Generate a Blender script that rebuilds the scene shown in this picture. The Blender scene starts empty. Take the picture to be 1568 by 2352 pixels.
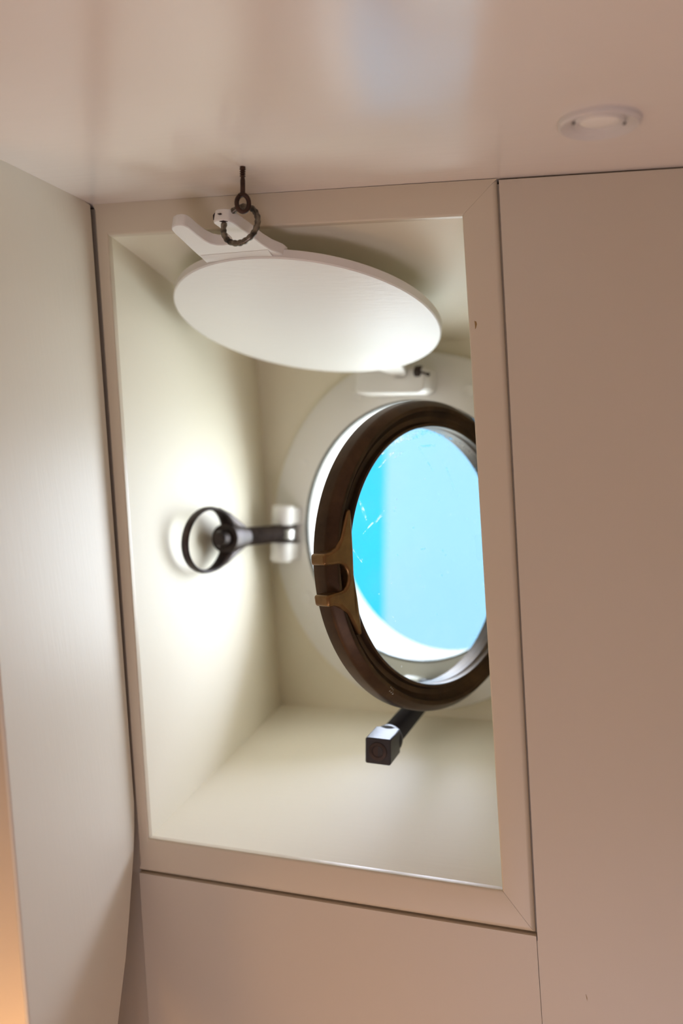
import bpy, bmesh, math, random
from mathutils import Vector, Matrix

random.seed(7)
SC = bpy.context.scene
COL = SC.collection
PI = math.pi

# ------------------------------------------------------------------ camera
CAMZ = 1.7
CAM = Vector((0.0, 0.0, CAMZ))
cd = bpy.data.cameras.new('camera')
cam = bpy.data.objects.new('camera', cd)
COL.objects.link(cam)
RX = Vector((0.96918467, 0.24618609, 0.00857255))     # right
UY = Vector((-0.03532033, 0.10443985, 0.99390381))    # up
BZ = Vector((0.24378998, -0.96357912, 0.10991688))    # back
m = Matrix((RX, UY, BZ)).transposed().to_4x4()
m.translation = CAM
cam.matrix_world = m
cd.sensor_fit = 'VERTICAL'
cd.sensor_height = 36.0
cd.sensor_width = 24.0
cd.lens = 36.0 * 1836.0 / 2352.0
cd.clip_start = 0.01
cd.dof.use_dof = True
cd.dof.focus_distance = 0.525
cd.dof.aperture_fstop = 3.0
SC.camera = cam

# ------------------------------------------------------------------ colour management
SC.view_settings.view_transform = 'Standard'
SC.view_settings.look = 'None'
SC.view_settings.gamma = 1.0
SC.view_settings.use_curve_mapping = False
SC.view_settings.exposure = 0.0
SC.cycles.max_bounces = 14
SC.cycles.diffuse_bounces = 8
SC.cycles.glossy_bounces = 6
SC.cycles.transparent_max_bounces = 12
SC.cycles.sample_clamp_indirect = 6.0
SC.cycles.use_denoising = True

# ------------------------------------------------------------------ sky
SKY = 13.0
w = bpy.data.worlds.new('sky')
SC.world = w
w.use_nodes = True
nt = w.node_tree
nt.nodes.clear()
tc = nt.nodes.new('ShaderNodeTexCoord')
sx = nt.nodes.new('ShaderNodeSeparateXYZ')
nt.links.new(tc.outputs['Generated'], sx.inputs[0])
rp = nt.nodes.new('ShaderNodeValToRGB')
mr = nt.nodes.new('ShaderNodeMapRange')
mr.inputs[1].default_value = -1.0
mr.inputs[2].default_value = 1.0
nt.links.new(sx.outputs['Z'], mr.inputs[0])
nt.links.new(mr.outputs[0], rp.inputs[0])
e = rp.color_ramp.elements
e[0].position = 0.0; e[0].color = (0.64, 0.71, 0.72, 1)
e[1].position = 1.0; e[1].color = (2.3, 2.5, 3.2, 1)
x_ = e.new(0.45); x_.color = (0.72, 0.79, 0.82, 1)
x_ = e.new(0.55); x_.color = (0.84, 0.92, 1.04, 1)
bg = nt.nodes.new('ShaderNodeBackground')
bg.inputs[1].default_value = SKY
nt.links.new(rp.outputs[0], bg.inputs[0])
# hazy glow of the sky abeam, fading towards the bow, the stern and overhead
gl_ = nt.nodes.new('ShaderNodeMapRange')
gl_.interpolation_type = 'SMOOTHSTEP'
gl_.inputs[1].default_value = 0.15; gl_.inputs[2].default_value = 0.92
gl_.inputs[3].default_value = 0.70 * SKY; gl_.inputs[4].default_value = SKY
dt_ = nt.nodes.new('ShaderNodeVectorMath'); dt_.operation = 'DOT_PRODUCT'
dt_.inputs[1].default_value = (0.32, 0.76, 0.56)
nt.links.new(tc.outputs['Generated'], dt_.inputs[0])
nt.links.new(dt_.outputs['Value'], gl_.inputs[0])
nt.links.new(gl_.outputs[0], bg.inputs[1])
wo = nt.nodes.new('ShaderNodeOutputWorld')
nt.links.new(bg.outputs[0], wo.inputs[0])


def area(name, loc, target, sx_, sy_, power, col):
    l = bpy.data.lights.new(name, 'AREA')
    l.shape = 'RECTANGLE'
    l.size = sx_; l.size_y = sy_
    l.energy = power; l.color = col
    o = bpy.data.objects.new(name, l)
    COL.objects.link(o)
    o.location = loc
    d = Vector(target) - Vector(loc)
    o.rotation_euler = d.to_track_quat('-Z', 'Y').to_euler()
    return o


# cabin lighting: unseen area fills added behind the viewer, a warm lamp low at the left
area('cabin_fill_light', (0.30, -1.20, 0.45), (-0.10, 0.10, 1.75), 0.9, 0.5, 8.0, (0.99, 0.88, 1.0))  # added soft fill tilted up at the ceiling, no window is built
area('overhead_fill_light', (-0.45, -1.55, 1.80), (-0.45, -1.5, 0.0), 0.5, 0.4, 0.5, (1.0, 0.80, 0.62))  # added weak overhead fill, no fixture is built
lp = bpy.data.lights.new('warm_wall_lamp', 'POINT')
lp.energy = 0.95; lp.color = (1.0, 0.55, 0.24); lp.shadow_soft_size = 0.04
lo = bpy.data.objects.new('warm_wall_lamp', lp)
COL.objects.link(lo); lo.location = (-0.325, 0.27, 1.22)

lp2 = bpy.data.lights.new('warm_fill_light', 'POINT')  # unseen light added to warm the lower wall at the left
lp2.energy = 0.9; lp2.color = (1.0, 0.60, 0.34); lp2.shadow_soft_size = 0.03
lo2 = bpy.data.objects.new('warm_fill_light', lp2)
COL.objects.link(lo2); lo2.location = (-0.13, -0.15, 0.78)

# ------------------------------------------------------------------ frames
# lining frame: u along the cabin side, v up the leaning lining, d outwards into the hull
O = Vector((-0.3222, 0.5329, 0.155 + CAMZ))
U = Vector((1, 0, 0))
V = Vector((-0.0981103, 0.08825152, 0.99125478))
N = Vector((0.0, -0.9961, 0.0887)).normalized()


def P(u, v, d=0.0):
    return O + U * u + V * v - N * d


# ------------------------------------------------------------------ materials
def new_mat(name):
    m_ = bpy.data.materials.new(name)
    m_.use_nodes = True
    n = m_.node_tree
    return m_, n, n.nodes['Principled BSDF']


def paint(name, col, rough=0.38, spec=0.5, bump=0.06, scale=(6, 6, 120), dirt=0.03, ior=1.5):
    m_, n, b = new_mat(name)
    t = n.nodes.new('ShaderNodeTexCoord')
    mp = n.nodes.new('ShaderNodeMapping')
    mp.inputs['Scale'].default_value = scale
    n.links.new(t.outputs['Object'], mp.inputs[0])
    no = n.nodes.new('ShaderNodeTexNoise')
    no.inputs['Scale'].default_value = 5.0
    no.inputs['Detail'].default_value = 4.0
    n.links.new(mp.outputs[0], no.inputs['Vector'])
    bu = n.nodes.new('ShaderNodeBump')
    bu.inputs['Strength'].default_value = bump
    bu.inputs['Distance'].default_value = 0.002
    n.links.new(no.outputs[0], bu.inputs['Height'])
    n.links.new(bu.outputs[0], b.inputs['Normal'])
    n2 = n.nodes.new('ShaderNodeTexNoise')
    n2.inputs['Scale'].default_value = 9.0
    n2.inputs['Detail'].default_value = 3.0
    n.links.new(t.outputs['Object'], n2.inputs['Vector'])
    mx = n.nodes.new('ShaderNodeMix'); mx.data_type = 'RGBA'
    mx.inputs['A'].default_value = (*col, 1)
    mx.inputs['B'].default_value = (col[0] * (1 - dirt), col[1] * (1 - 1.6 * dirt), col[2] * (1 - 3 * dirt), 1)
    n.links.new(n2.outputs[0], mx.inputs['Factor'])
    n.links.new(mx.outputs['Result'], b.inputs['Base Color'])
    b.inputs['Roughness'].default_value = rough
    b.inputs['IOR'].default_value = ior
    return m_


CREAM = (0.63, 0.565, 0.465)
M_wall = paint('cream_lining_paint', CREAM, 0.40, bump=0.03, scale=(60, 60, 3))
M_side = paint('cream_bulkhead_paint', (0.76, 0.715, 0.62), 0.42, bump=0.05, scale=(60, 60, 3))
M_ceil = paint('cream_gloss_ceiling_paint', (0.86, 0.80, 0.75), 0.19, bump=0.05, scale=(4, 60, 4), ior=1.55)
M_trim = paint('cream_trim_paint', (0.66, 0.59, 0.47), 0.36, scale=(10, 10, 10))
M_rec = paint('cream_recess_paint', (0.79, 0.745, 0.62), 0.55, bump=0.05, scale=(3, 40, 40))
M_white = paint('white_metal_paint', (0.80, 0.79, 0.765), 0.34, scale=(30, 30, 30), bump=0.12)
M_sleeve = paint('white_sleeve_paint', (0.90, 0.90, 0.89), 0.5)
M_dead = paint('white_deadlight_paint', (0.76, 0.745, 0.72), 0.42, bump=0.10, scale=(14, 50, 14))
M_black = paint('black_iron', (0.012, 0.011, 0.016), 0.42, scale=(40, 40, 40), bump=0.1)
M_gasket = paint('dark_rubber', (0.02, 0.03, 0.026), 0.9, ior=1.2)
M_floor = paint('brown_floorboards', (0.30, 0.20, 0.12), 0.45, scale=(3, 40, 3))
M_hull = paint('grey_hull_paint', (0.55, 0.57, 0.58), 0.5)


def metal(name, c1, c2, rough, metallic, wear=None, scale=30.0):
    m_, n, b = new_mat(name)
    t = n.nodes.new('ShaderNodeTexCoord')
    no = n.nodes.new('ShaderNodeTexNoise')
    no.inputs['Scale'].default_value = scale
    no.inputs['Detail'].default_value = 6.0
    no.inputs['Roughness'].default_value = 0.65
    n.links.new(t.outputs['Object'], no.inputs['Vector'])
    ra = n.nodes.new('ShaderNodeValToRGB')
    ra.color_ramp.elements[0].position = 0.35
    ra.color_ramp.elements[0].color = (*c1, 1)
    ra.color_ramp.elements[1].position = 0.70
    ra.color_ramp.elements[1].color = (*c2, 1)
    n.links.new(no.outputs[0], ra.inputs[0])
    out = ra.outputs[0]
    if wear:
        g = n.nodes.new('ShaderNodeNewGeometry')
        r2 = n.nodes.new('ShaderNodeValToRGB')
        r2.color_ramp.elements[0].position = 0.56
        r2.color_ramp.elements[0].color = (0, 0, 0, 1)
        r2.color_ramp.elements[1].position = 0.66
        r2.color_ramp.elements[1].color = (1, 1, 1, 1)
        n.links.new(g.outputs['Pointiness'], r2.inputs[0])
        mx = n.nodes.new('ShaderNodeMix'); mx.data_type = 'RGBA'
        n.links.new(r2.outputs[0], mx.inputs['Factor'])
        n.links.new(out, mx.inputs['A'])
        mx.inputs['B'].default_value = (*wear, 1)
        out = mx.outputs['Result']
    n.links.new(out, b.inputs['Base Color'])
    b.inputs['Metallic'].default_value = metallic
    b.inputs['Roughness'].default_value = rough
    bu = n.nodes.new('ShaderNodeBump')
    bu.inputs['Strength'].default_value = 0.08
    bu.inputs['Distance'].default_value = 0.001
    n.links.new(no.outputs[0], bu.inputs['Height'])
    n.links.new(bu.outputs[0], b.inputs['Normal'])
    return m_


M_bronze = metal('aged_bronze', (0.045, 0.027, 0.016), (0.095, 0.055, 0.028), 0.42, 0.85, (0.26, 0.15, 0.06), 28)
M_bronze_l = metal('worn_bronze_lug', (0.16, 0.088, 0.034), (0.26, 0.145, 0.056), 0.34, 0.85, (0.42, 0.25, 0.10), 40)
M_iron = metal('dark_bronze_bolt', (0.032, 0.024, 0.022), (0.075, 0.056, 0.050), 0.45, 0.75, None, 60)
M_nickel = metal('pivot_glint_dot_metal', (0.45, 0.44, 0.42), (0.6, 0.58, 0.55), 0.25, 0.9, None, 60)  # pale metal for the pivot's painted highlight and the punched dots
M_tip = metal('rusty_wire', (0.035, 0.018, 0.012), (0.09, 0.045, 0.028), 0.5, 0.6, None, 120)
M_ringmix = metal('chipped_steel_ring', (0.02, 0.018, 0.016), (0.30, 0.25, 0.19), 0.38, 0.8, None, 190)
M_lamp = paint('satin_lamp_bezel', (0.72, 0.69, 0.68), 0.30)
M_refl = paint('frosted_lamp_lens', (0.95, 0.92, 0.88), 0.15)


def flat(name, col, rough=0.6):
    m_, n, b = new_mat(name)
    t = n.nodes.new('ShaderNodeTexCoord')
    no = n.nodes.new('ShaderNodeTexNoise')
    no.inputs['Scale'].default_value = 1.5
    n.links.new(t.outputs['Object'], no.inputs['Vector'])
    mx = n.nodes.new('ShaderNodeMix'); mx.data_type = 'RGBA'
    mx.inputs['A'].default_value = (*col, 1)
    mx.inputs['B'].default_value = (*[c * 0.88 for c in col], 1)
    n.links.new(no.outputs[0], mx.inputs['Factor'])
    n.links.new(mx.outputs['Result'], b.inputs['Base Color'])
    b.inputs['Roughness'].default_value = rough
    b.inputs['Specular IOR Level'].default_value = 0.1
    return m_


M_cyan = flat('bright_turquoise_paint', (0.0, 0.092, 0.150))
M_aqua = flat('pale_aqua_paint', (0.060, 0.106, 0.130))
M_ochre = flat('bare_ochre_wood', (0.34, 0.22, 0.09))
M_darkdot = flat('dark_screw', (0.04, 0.03, 0.03))


def glass_mat():
    m_ = bpy.data.materials.new('scratched_pane')
    m_.use_nodes = True
    n = m_.node_tree
    n.nodes.clear()
    out = n.nodes.new('ShaderNodeOutputMaterial')
    tr = n.nodes.new('ShaderNodeBsdfTransparent')
    tr.inputs[0].default_value = (0.93, 0.975, 0.985, 1)
    gl = n.nodes.new('ShaderNodeBsdfGlossy')
    gl.inputs['Roughness'].default_value = 0.03
    lw = n.nodes.new('ShaderNodeLayerWeight')
    lw.inputs[0].default_value = 0.5
    pw_ = n.nodes.new('ShaderNodeMath'); pw_.operation = 'POWER'
    pw_.inputs[1].default_value = 5.0
    n.links.new(lw.outputs['Facing'], pw_.inputs[0])
    fr = n.nodes.new('ShaderNodeMath'); fr.operation = 'MULTIPLY_ADD'
    fr.inputs[1].default_value = 0.9; fr.inputs[2].default_value = 0.04
    n.links.new(pw_.outputs[0], fr.inputs[0])
    m1 = n.nodes.new('ShaderNodeMixShader')
    n.links.new(fr.outputs[0], m1.inputs[0])
    n.links.new(tr.outputs[0], m1.inputs[1])
    n.links.new(gl.outputs[0], m1.inputs[2])
    # dust specks: fine, sparse
    t = n.nodes.new('ShaderNodeTexCoord')
    vo = n.nodes.new('ShaderNodeTexVoronoi')
    vo.inputs['Scale'].default_value = 120.0
    n.links.new(t.outputs['Object'], vo.inputs['Vector'])
    lt = n.nodes.new('ShaderNodeMath'); lt.operation = 'LESS_THAN'
    lt.inputs[1].default_value = 0.075
    n.links.new(vo.outputs['Distance'], lt.inputs[0])
    sep = n.nodes.new('ShaderNodeSeparateColor')
    n.links.new(vo.outputs['Color'], sep.inputs[0])
    gt = n.nodes.new('ShaderNodeMath'); gt.operation = 'GREATER_THAN'
    gt.inputs[1].default_value = 0.80
    n.links.new(sep.outputs[0], gt.inputs[0])
    mu = n.nodes.new('ShaderNodeMath'); mu.operation = 'MULTIPLY'
    n.links.new(lt.outputs[0], mu.inputs[0]); n.links.new(gt.outputs[0], mu.inputs[1])
    m2 = n.nodes.new('ShaderNodeMath'); m2.operation = 'MULTIPLY'
    m2.inputs[1].default_value = 0.35
    n.links.new(mu.outputs[0], m2.inputs[0])
    # faint film of salt, cloudy
    no = n.nodes.new('ShaderNodeTexNoise')
    no.inputs['Scale'].default_value = 18.0
    no.inputs['Detail'].default_value = 7.0
    n.links.new(t.outputs['Object'], no.inputs['Vector'])
    mr_ = n.nodes.new('ShaderNodeMapRange')
    mr_.inputs[1].default_value = 0.5; mr_.inputs[2].default_value = 0.8
    mr_.inputs[3].default_value = 0.0; mr_.inputs[4].default_value = 0.05
    n.links.new(no.outputs[0], mr_.inputs[0])
    ad = n.nodes.new('ShaderNodeMath'); ad.operation = 'ADD'
    n.links.new(m2.outputs[0], ad.inputs[0]); n.links.new(mr_.outputs[0], ad.inputs[1])
    tl = n.nodes.new('ShaderNodeBsdfTranslucent')
    tl.inputs[0].default_value = (0.9, 0.93, 0.95, 1)
    m3 = n.nodes.new('ShaderNodeMixShader')
    n.links.new(ad.outputs[0], m3.inputs[0])
    n.links.new(m1.outputs[0], m3.inputs[1]); n.links.new(tl.outputs[0], m3.inputs[2])
    n.links.new(m3.outputs[0], out.inputs[0])
    return m_


M_glass = glass_mat()


def scratch_mat():
    m_ = bpy.data.materials.new('scratch_white')
    m_.use_nodes = True
    n = m_.node_tree
    n.nodes.clear()
    out = n.nodes.new('ShaderNodeOutputMaterial')
    t = n.nodes.new('ShaderNodeTexCoord')
    no = n.nodes.new('ShaderNodeTexNoise')
    no.inputs['Scale'].default_value = 260.0
    no.inputs['Detail'].default_value = 3.0
    n.links.new(t.outputs['Object'], no.inputs['Vector'])
    mr_ = n.nodes.new('ShaderNodeMapRange')
    mr_.inputs[1].default_value = 0.42; mr_.inputs[2].default_value = 0.62
    mr_.inputs[3].default_value = 0.05; mr_.inputs[4].default_value = 0.75
    n.links.new(no.outputs[0], mr_.inputs[0])
    tr = n.nodes.new('ShaderNodeBsdfTransparent')
    tl = n.nodes.new('ShaderNodeBsdfRefraction')
    tl.inputs['Color'].default_value = (0.97, 0.98, 0.98, 1)
    tl.inputs['Roughness'].default_value = 0.30
    tl.inputs['IOR'].default_value = 0.84
    mx = n.nodes.new('ShaderNodeMixShader')
    n.links.new(mr_.outputs[0], mx.inputs[0])
    n.links.new(tr.outputs[0], mx.inputs[1]); n.links.new(tl.outputs[0], mx.inputs[2])
    n.links.new(mx.outputs[0], out.inputs[0])
    return m_


M_scratch = scratch_mat()

# ------------------------------------------------------------------ object helpers
ORG = {}


def finish(bm, name, mat, parent=None, bevel=0.0, segs=2, angle=35, smooth=True, origin=None):
    """links bm (in world coordinates) as ONE mesh object"""
    bmesh.ops.remove_doubles(bm, verts=bm.verts, dist=1e-6)
    bmesh.ops.recalc_face_normals(bm, faces=bm.faces)
    if parent is not None:
        org = ORG[parent.name]
    else:
        org = Vector(origin) if origin is not None else sum((v.co for v in bm.verts), Vector()) / len(bm.verts)
    for v in bm.verts:
        v.co -= org
    me = bpy.data.meshes.new(name)
    bm.to_mesh(me)
    bm.free()
    for mm in (mat if isinstance(mat, (list, tuple)) else [mat]):
        me.materials.append(mm)
    o = bpy.data.objects.new(name, me)
    COL.objects.link(o)
    if parent is not None:
        o.parent = parent
    else:
        o.location = org
    ORG[o.name] = org
    if smooth:
        for p in me.polygons:
            p.use_smooth = True
        me.set_sharp_from_angle(angle=math.radians(angle))
    if bevel > 0:
        b = o.modifiers.new('bevel', 'BEVEL')
        b.width = bevel; b.segments = segs
        b.limit_method = 'ANGLE'; b.angle_limit = math.radians(30)
        b.harden_normals = False
    return o


def empty(name, loc, label, cat, group=None):
    o = bpy.data.objects.new(name, None)
    COL.objects.link(o)
    o.location = loc
    o.empty_display_size = 0.02
    ORG[o.name] = Vector(loc)
    o['label'] = label; o['category'] = cat
    if group:
        o['group'] = group
    return o


def struct(o, label, cat):
    o['kind'] = 'structure'; o['label'] = label; o['category'] = cat
    return o


def hexa(bm, pts):
    """8 points: 4 of the front face in order, then the 4 behind them"""
    v = [bm.verts.new(p) for p in pts]
    for f in ((0, 1, 2, 3), (7, 6, 5, 4), (0, 4, 5, 1), (1, 5, 6, 2), (2, 6, 7, 3), (3, 7, 4, 0)):
        bm.faces.new([v[i] for i in f])
    return v


def box_uvd(bm, u0, u1, v0, v1, d0, d1):
    return hexa(bm, [P(u0, v0, d0), P(u1, v0, d0), P(u1, v1, d0), P(u0, v1, d0),
                     P(u0, v0, d1), P(u1, v0, d1), P(u1, v1, d1), P(u0, v1, d1)])


def box_xyz(bm, x0, x1, y0, y1, z0, z1):
    return hexa(bm, [Vector(p) for p in ((x0, y0, z0), (x1, y0, z0), (x1, y0, z1), (x0, y0, z1),
                                         (x0, y1, z0), (x1, y1, z0), (x1, y1, z1), (x0, y1, z1))])


def basis(axis, up=Vector((0, 0, 1))):
    a = Vector(axis).normalized()
    x = up.cross(a)
    if x.length < 1e-4:
        x = Vector((1, 0, 0)).cross(a)
    x.normalize()
    y = a.cross(x)
    return x, y, a


def lathe(bm, c, axis, prof, n=64, closed=False, up=Vector((0, 0, 1))):
    """prof: (radius, height along the axis); closed joins the last profile point to the first"""
    x, y, a = basis(axis, up)
    c = Vector(c)
    rings = []
    for r, h in prof:
        if r < 1e-6:
            rings.append([bm.verts.new(c + a * h)])
        else:
            rings.append([bm.verts.new(c + a * h + (x * math.cos(2 * PI * i / n) + y * math.sin(2 * PI * i / n)) * r) for i in range(n)])
    pairs = list(zip(rings[:-1], rings[1:]))
    if closed:
        pairs.append((rings[-1], rings[0]))
    for r0, r1 in pairs:
        for i in range(n):
            j = (i + 1) % n
            if len(r0) == 1 and len(r1) == 1:
                continue
            if len(r0) == 1:
                bm.faces.new([r0[0], r1[j], r1[i]])
            elif len(r1) == 1:
                bm.faces.new([r0[i], r0[j], r1[0]])
            else:
                bm.faces.new([r0[i], r0[j], r1[j], r1[i]])


def prism(bm, c, ex, ey, outline, h0, h1, ez=None):
    """outline points (a, b) in the plane of ex and ey, extruded along ez from h0 to h1"""
    ez = ez or ex.cross(ey).normalized()
    c = Vector(c)
    lo_ = [bm.verts.new(c + ex * a + ey * b + ez * h0) for a, b in outline]
    hi_ = [bm.verts.new(c + ex * a + ey * b + ez * h1) for a, b in outline]
    bm.faces.new(lo_[::-1]); bm.faces.new(hi_)
    n = len(outline)
    for i in range(n):
        j = (i + 1) % n
        bm.faces.new([lo_[i], lo_[j], hi_[j], hi_[i]])


def tube(bm, pts, rad, n=12, closed=False, rx=1.0):
    """a swept round bar through pts; rad may be a list"""
    pts = [Vector(p) for p in pts]
    k = len(pts)
    rads = rad if isinstance(rad, (list, tuple)) else [rad] * k
    rings = []
    prev = None
    for i, p in enumerate(pts):
        if closed:
            t = (pts[(i + 1) % k] - pts[i - 1]).normalized()
        else:
            t = (pts[min(i + 1, k - 1)] - pts[max(i - 1, 0)]).normalized()
        if prev is None:
            x, y, _ = basis(t)
        else:
            x = (prev - t * prev.dot(t)).normalized(); y = t.cross(x)
        prev = x
        rings.append([bm.verts.new(p + (x * math.cos(2 * PI * q / n) * rx + y * math.sin(2 * PI * q / n)) * rads[i]) for q in range(n)])
    last = k if closed else k - 1
    for i in range(last):
        a, b = rings[i], rings[(i + 1) % k]
        # find best offset for a closed sweep
        off = 0
        if closed and i == k - 1:
            off = min(range(n), key=lambda o_: (a[0].co - b[o_].co).length)
        for q in range(n):
            q2 = (q + 1) % n
            bm.faces.new([a[q], a[q2], b[(q2 + off) % n], b[(q + off) % n]])
    if not closed:
        bm.faces.new(rings[0][::-1]); bm.faces.new(rings[-1])


def threaded(bm, c, axis, r0, r1, length, pitch, n=20):
    prof = [(0, 0), (r1 * 0.9, 0)]
    h = 0.0
    while h + pitch <= length + 1e-9:
        prof += [(r0, h + pitch * 0.15), (r1, h + pitch * 0.5), (r0, h + pitch * 0.9)]
        h += pitch
    prof += [(r0, length), (0, length)]
    lathe(bm, c, axis, prof, n)


# ------------------------------------------------------------------ the setting
ZC = O.z                                                   # ceiling height
bm = bmesh.new(); box_xyz(bm, -0.9, 1.4, -2.1, 1.25, ZC, ZC + 0.04)
struct(finish(bm, 'ceiling', M_ceil), 'glossy cream painted cabin ceiling', 'ceiling')
bm = bmesh.new(); box_xyz(bm, -0.9, 1.4, -2.1, 1.25, -0.04, 0.0)
struct(finish(bm, 'floor', M_floor), 'brown cabin floor below the porthole', 'floor')
bm = bmesh.new(); box_xyz(bm, -0.9, 1.4, -2.14, -2.1, 0.0, ZC)
struct(finish(bm, 'wall_back', M_side), 'cream cabin wall behind the viewer', 'wall')
bm = bmesh.new(); box_xyz(bm, 1.36, 1.40, -2.1, 1.0, 0.0, ZC)
struct(finish(bm, 'wall_right', M_side), 'cream cabin wall far to the right', 'wall')

# side wall behind the left bulkhead board, leaning with the lining
UL = -0.110
bm = bmesh.new()


def on_left(y, z):
    """point of the leaning side wall at world y and z"""
    v = (z - O.z) / V.z
    return Vector((O.x + UL + V.x * v, y, z))


q = [on_left(-2.1, 0.0), on_left(-2.1, ZC + 0.02), on_left(1.22, ZC + 0.02), on_left(1.22, 0.0)]
hexa(bm, q + [p - Vector((0.04, 0, 0)) for p in q])
struct(finish(bm, 'wall_left', M_side), 'cream side wall behind the bulkhead board, lit orange at far left', 'wall')

# bulkhead board at the left; below the window its far edge curves away from the lining
bm = bmesh.new()
edge = [(-0.0006, 0.002), (-0.43, 0.0025), (-0.4464, 0.0046), (-0.463, 0.0082), (-0.4823, 0.0141), (-0.505, 0.0212), (-0.5263, 0.0285), (-0.5617, 0.0442),
        (-0.61, 0.070), (-0.68, 0.105), (-0.75, 0.125)]
near = [(-0.75, 0.1285), (-0.5058, 0.1319), (-0.3122, 0.135), (-0.0006, 0.140)]
loop = edge + near


def ub(v):
    return -0.0102 * v + 0.0004


f0 = [bm.verts.new(P(ub(v), v, -nn)) for v, nn in loop]
f1 = [bm.verts.new(P(ub(v) - 0.003, v, -nn)) for v, nn in loop]
bm.faces.new(f0); bm.faces.new(f1[::-1])
for i in range(len(loop)):
    j = (i + 1) % len(loop)
    bm.faces.new([f0[i], f0[j], f1[j], f1[i]])
struct(finish(bm, 'wall_left_board', M_side, bevel=0.0008), 'pale bulkhead board left of the window, curved edge below', 'wall')

# batten closing the corner behind the board
bm = bmesh.new(); box_uvd(bm, UL, 0.0034, -1.86, -0.484, 0.016, 0.026)
box_uvd(bm, UL, -0.0003, -0.484, -0.001, 0.006, 0.022)
struct(finish(bm, 'trim_5', M_wall), 'narrow shaded batten in the corner left of the lower wall', 'trim')

# unseen upright added behind the board to block the wall lamp
bm = bmesh.new(); box_uvd(bm, UL - 0.004, -0.0060, -0.70, -0.0006, -0.085, -0.050)
struct(finish(bm, 'light_block', M_wall), 'unseen light block added behind the left bulkhead board', 'trim')

# lining panels
random.seed(3)
bm = bmesh.new()
pts = [(0.0034, -0.4812), (0.2806, -0.4812)]
nst = 60
for i in range(1, nst + 1):
    v = -0.4812 - (1.39) * i / nst
    pts.append((0.2806 + random.uniform(-0.00012, 0.00012), v))
for i in range(nst, 0, -1):
    pass
pts.append((0.0034, -0.4812 - 1.39))
a0 = [bm.verts.new(P(u, v, 0.0)) for u, v in pts]
a1 = [bm.verts.new(P(u, v, 0.010)) for u, v in pts]
bm.faces.new(a0); bm.faces.new(a1[::-1])
for i in range(len(pts)):
    j = (i + 1) % len(pts)
    bm.faces.new([a0[i], a0[j], a1[j], a1[i]])
struct(finish(bm, 'wall_front_lower', M_wall), 'cream lining panel below the window trim', 'wall')

bm = bmesh.new()
hexa(bm, [P(0.2878, -0.0012, 0.0), P(1.70, -0.0024, 0.0), P(1.70, -0.484, 0.0), P(0.2812, -0.484, 0.0),
          P(0.2878, -0.0012, 0.012), P(1.70, -0.0024, 0.012), P(1.70, -0.484, 0.012), P(0.2812, -0.484, 0.012)])
hexa(bm, [P(0.2809, -0.484, 0.0), P(1.70, -0.484, 0.0), P(1.70, -1.87, 0.0), P(0.2809, -1.87, 0.0),
          P(0.2809, -0.484, 0.012), P(1.70, -0.484, 0.012), P(1.70, -1.87, 0.012), P(0.2809, -1.87, 0.012)])
wf = struct(finish(bm, 'wall_front', M_wall), 'tall cream lining panel right of the window trim', 'wall')


def nick(name, pts, mat, parent, label):
    bm = bmesh.new()
    a_ = [bm.verts.new(P(u, v, d_)) for u, v, d_ in pts]
    b_ = [bm.verts.new(P(u, v, d_ + 0.0006)) for u, v, d_ in pts]
    bm.faces.new(a_); bm.faces.new(b_[::-1])
    for i in range(len(pts)):
        k = (i + 1) % len(pts)
        bm.faces.new([a_[i], a_[k], b_[k], b_[i]])
    finish(bm, name, mat, parent)['label'] = label


# window trim: four mitred boards, rounded outer edges falling into a groove
ou0, ou1, ov0, ov1 = 0.0008, 0.2866, -0.0007, -0.4795
iu0, iu1, iv0, iv1 = 0.0118, 0.2632, -0.0225, -0.4549


def mitre(name, a, b, ai, bi, label, soft=0.0036):
    """a, b outer corners; ai, bi inner corners (u, v); soft: width of the rounded outer arris"""
    a, b, ai, bi = [Vector(q) for q in (a, b, ai, bi)]
    ax = (b - a).normalized()
    wd = abs((ai - a).x * ax.y - (ai - a).y * ax.x)
    pr = [(0.0, 0.0048), (0.0, 0.0008), (0.0003, 0.0001), (0.0009, -0.0003), (0.0016, -0.0005)]
    if soft > 0:
        for k in range(7):
            t = k / 6
            pr.append((wd - soft * (1 - t), -0.0005 + 0.0030 * t ** 2.2))
    else:
        pr.append((wd, -0.0005))
    pr.append((wd, 0.0048))
    bm = bmesh.new()
    ra, rb = [], []
    for x, d in pr:
        t = x / wd
        pa, pb = ai.lerp(a, t), bi.lerp(b, t)
        ra.append(bm.verts.new(P(pa.x, pa.y, d))); rb.append(bm.verts.new(P(pb.x, pb.y, d)))
    n = len(pr)
    bm.faces.new(ra); bm.faces.new(rb[::-1])
    for i in range(n):
        j = (i + 1) % n
        bm.faces.new([ra[i], rb[i], rb[j], ra[j]])
    return struct(finish(bm, name, M_trim, angle=40), label, 'trim')


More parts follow.
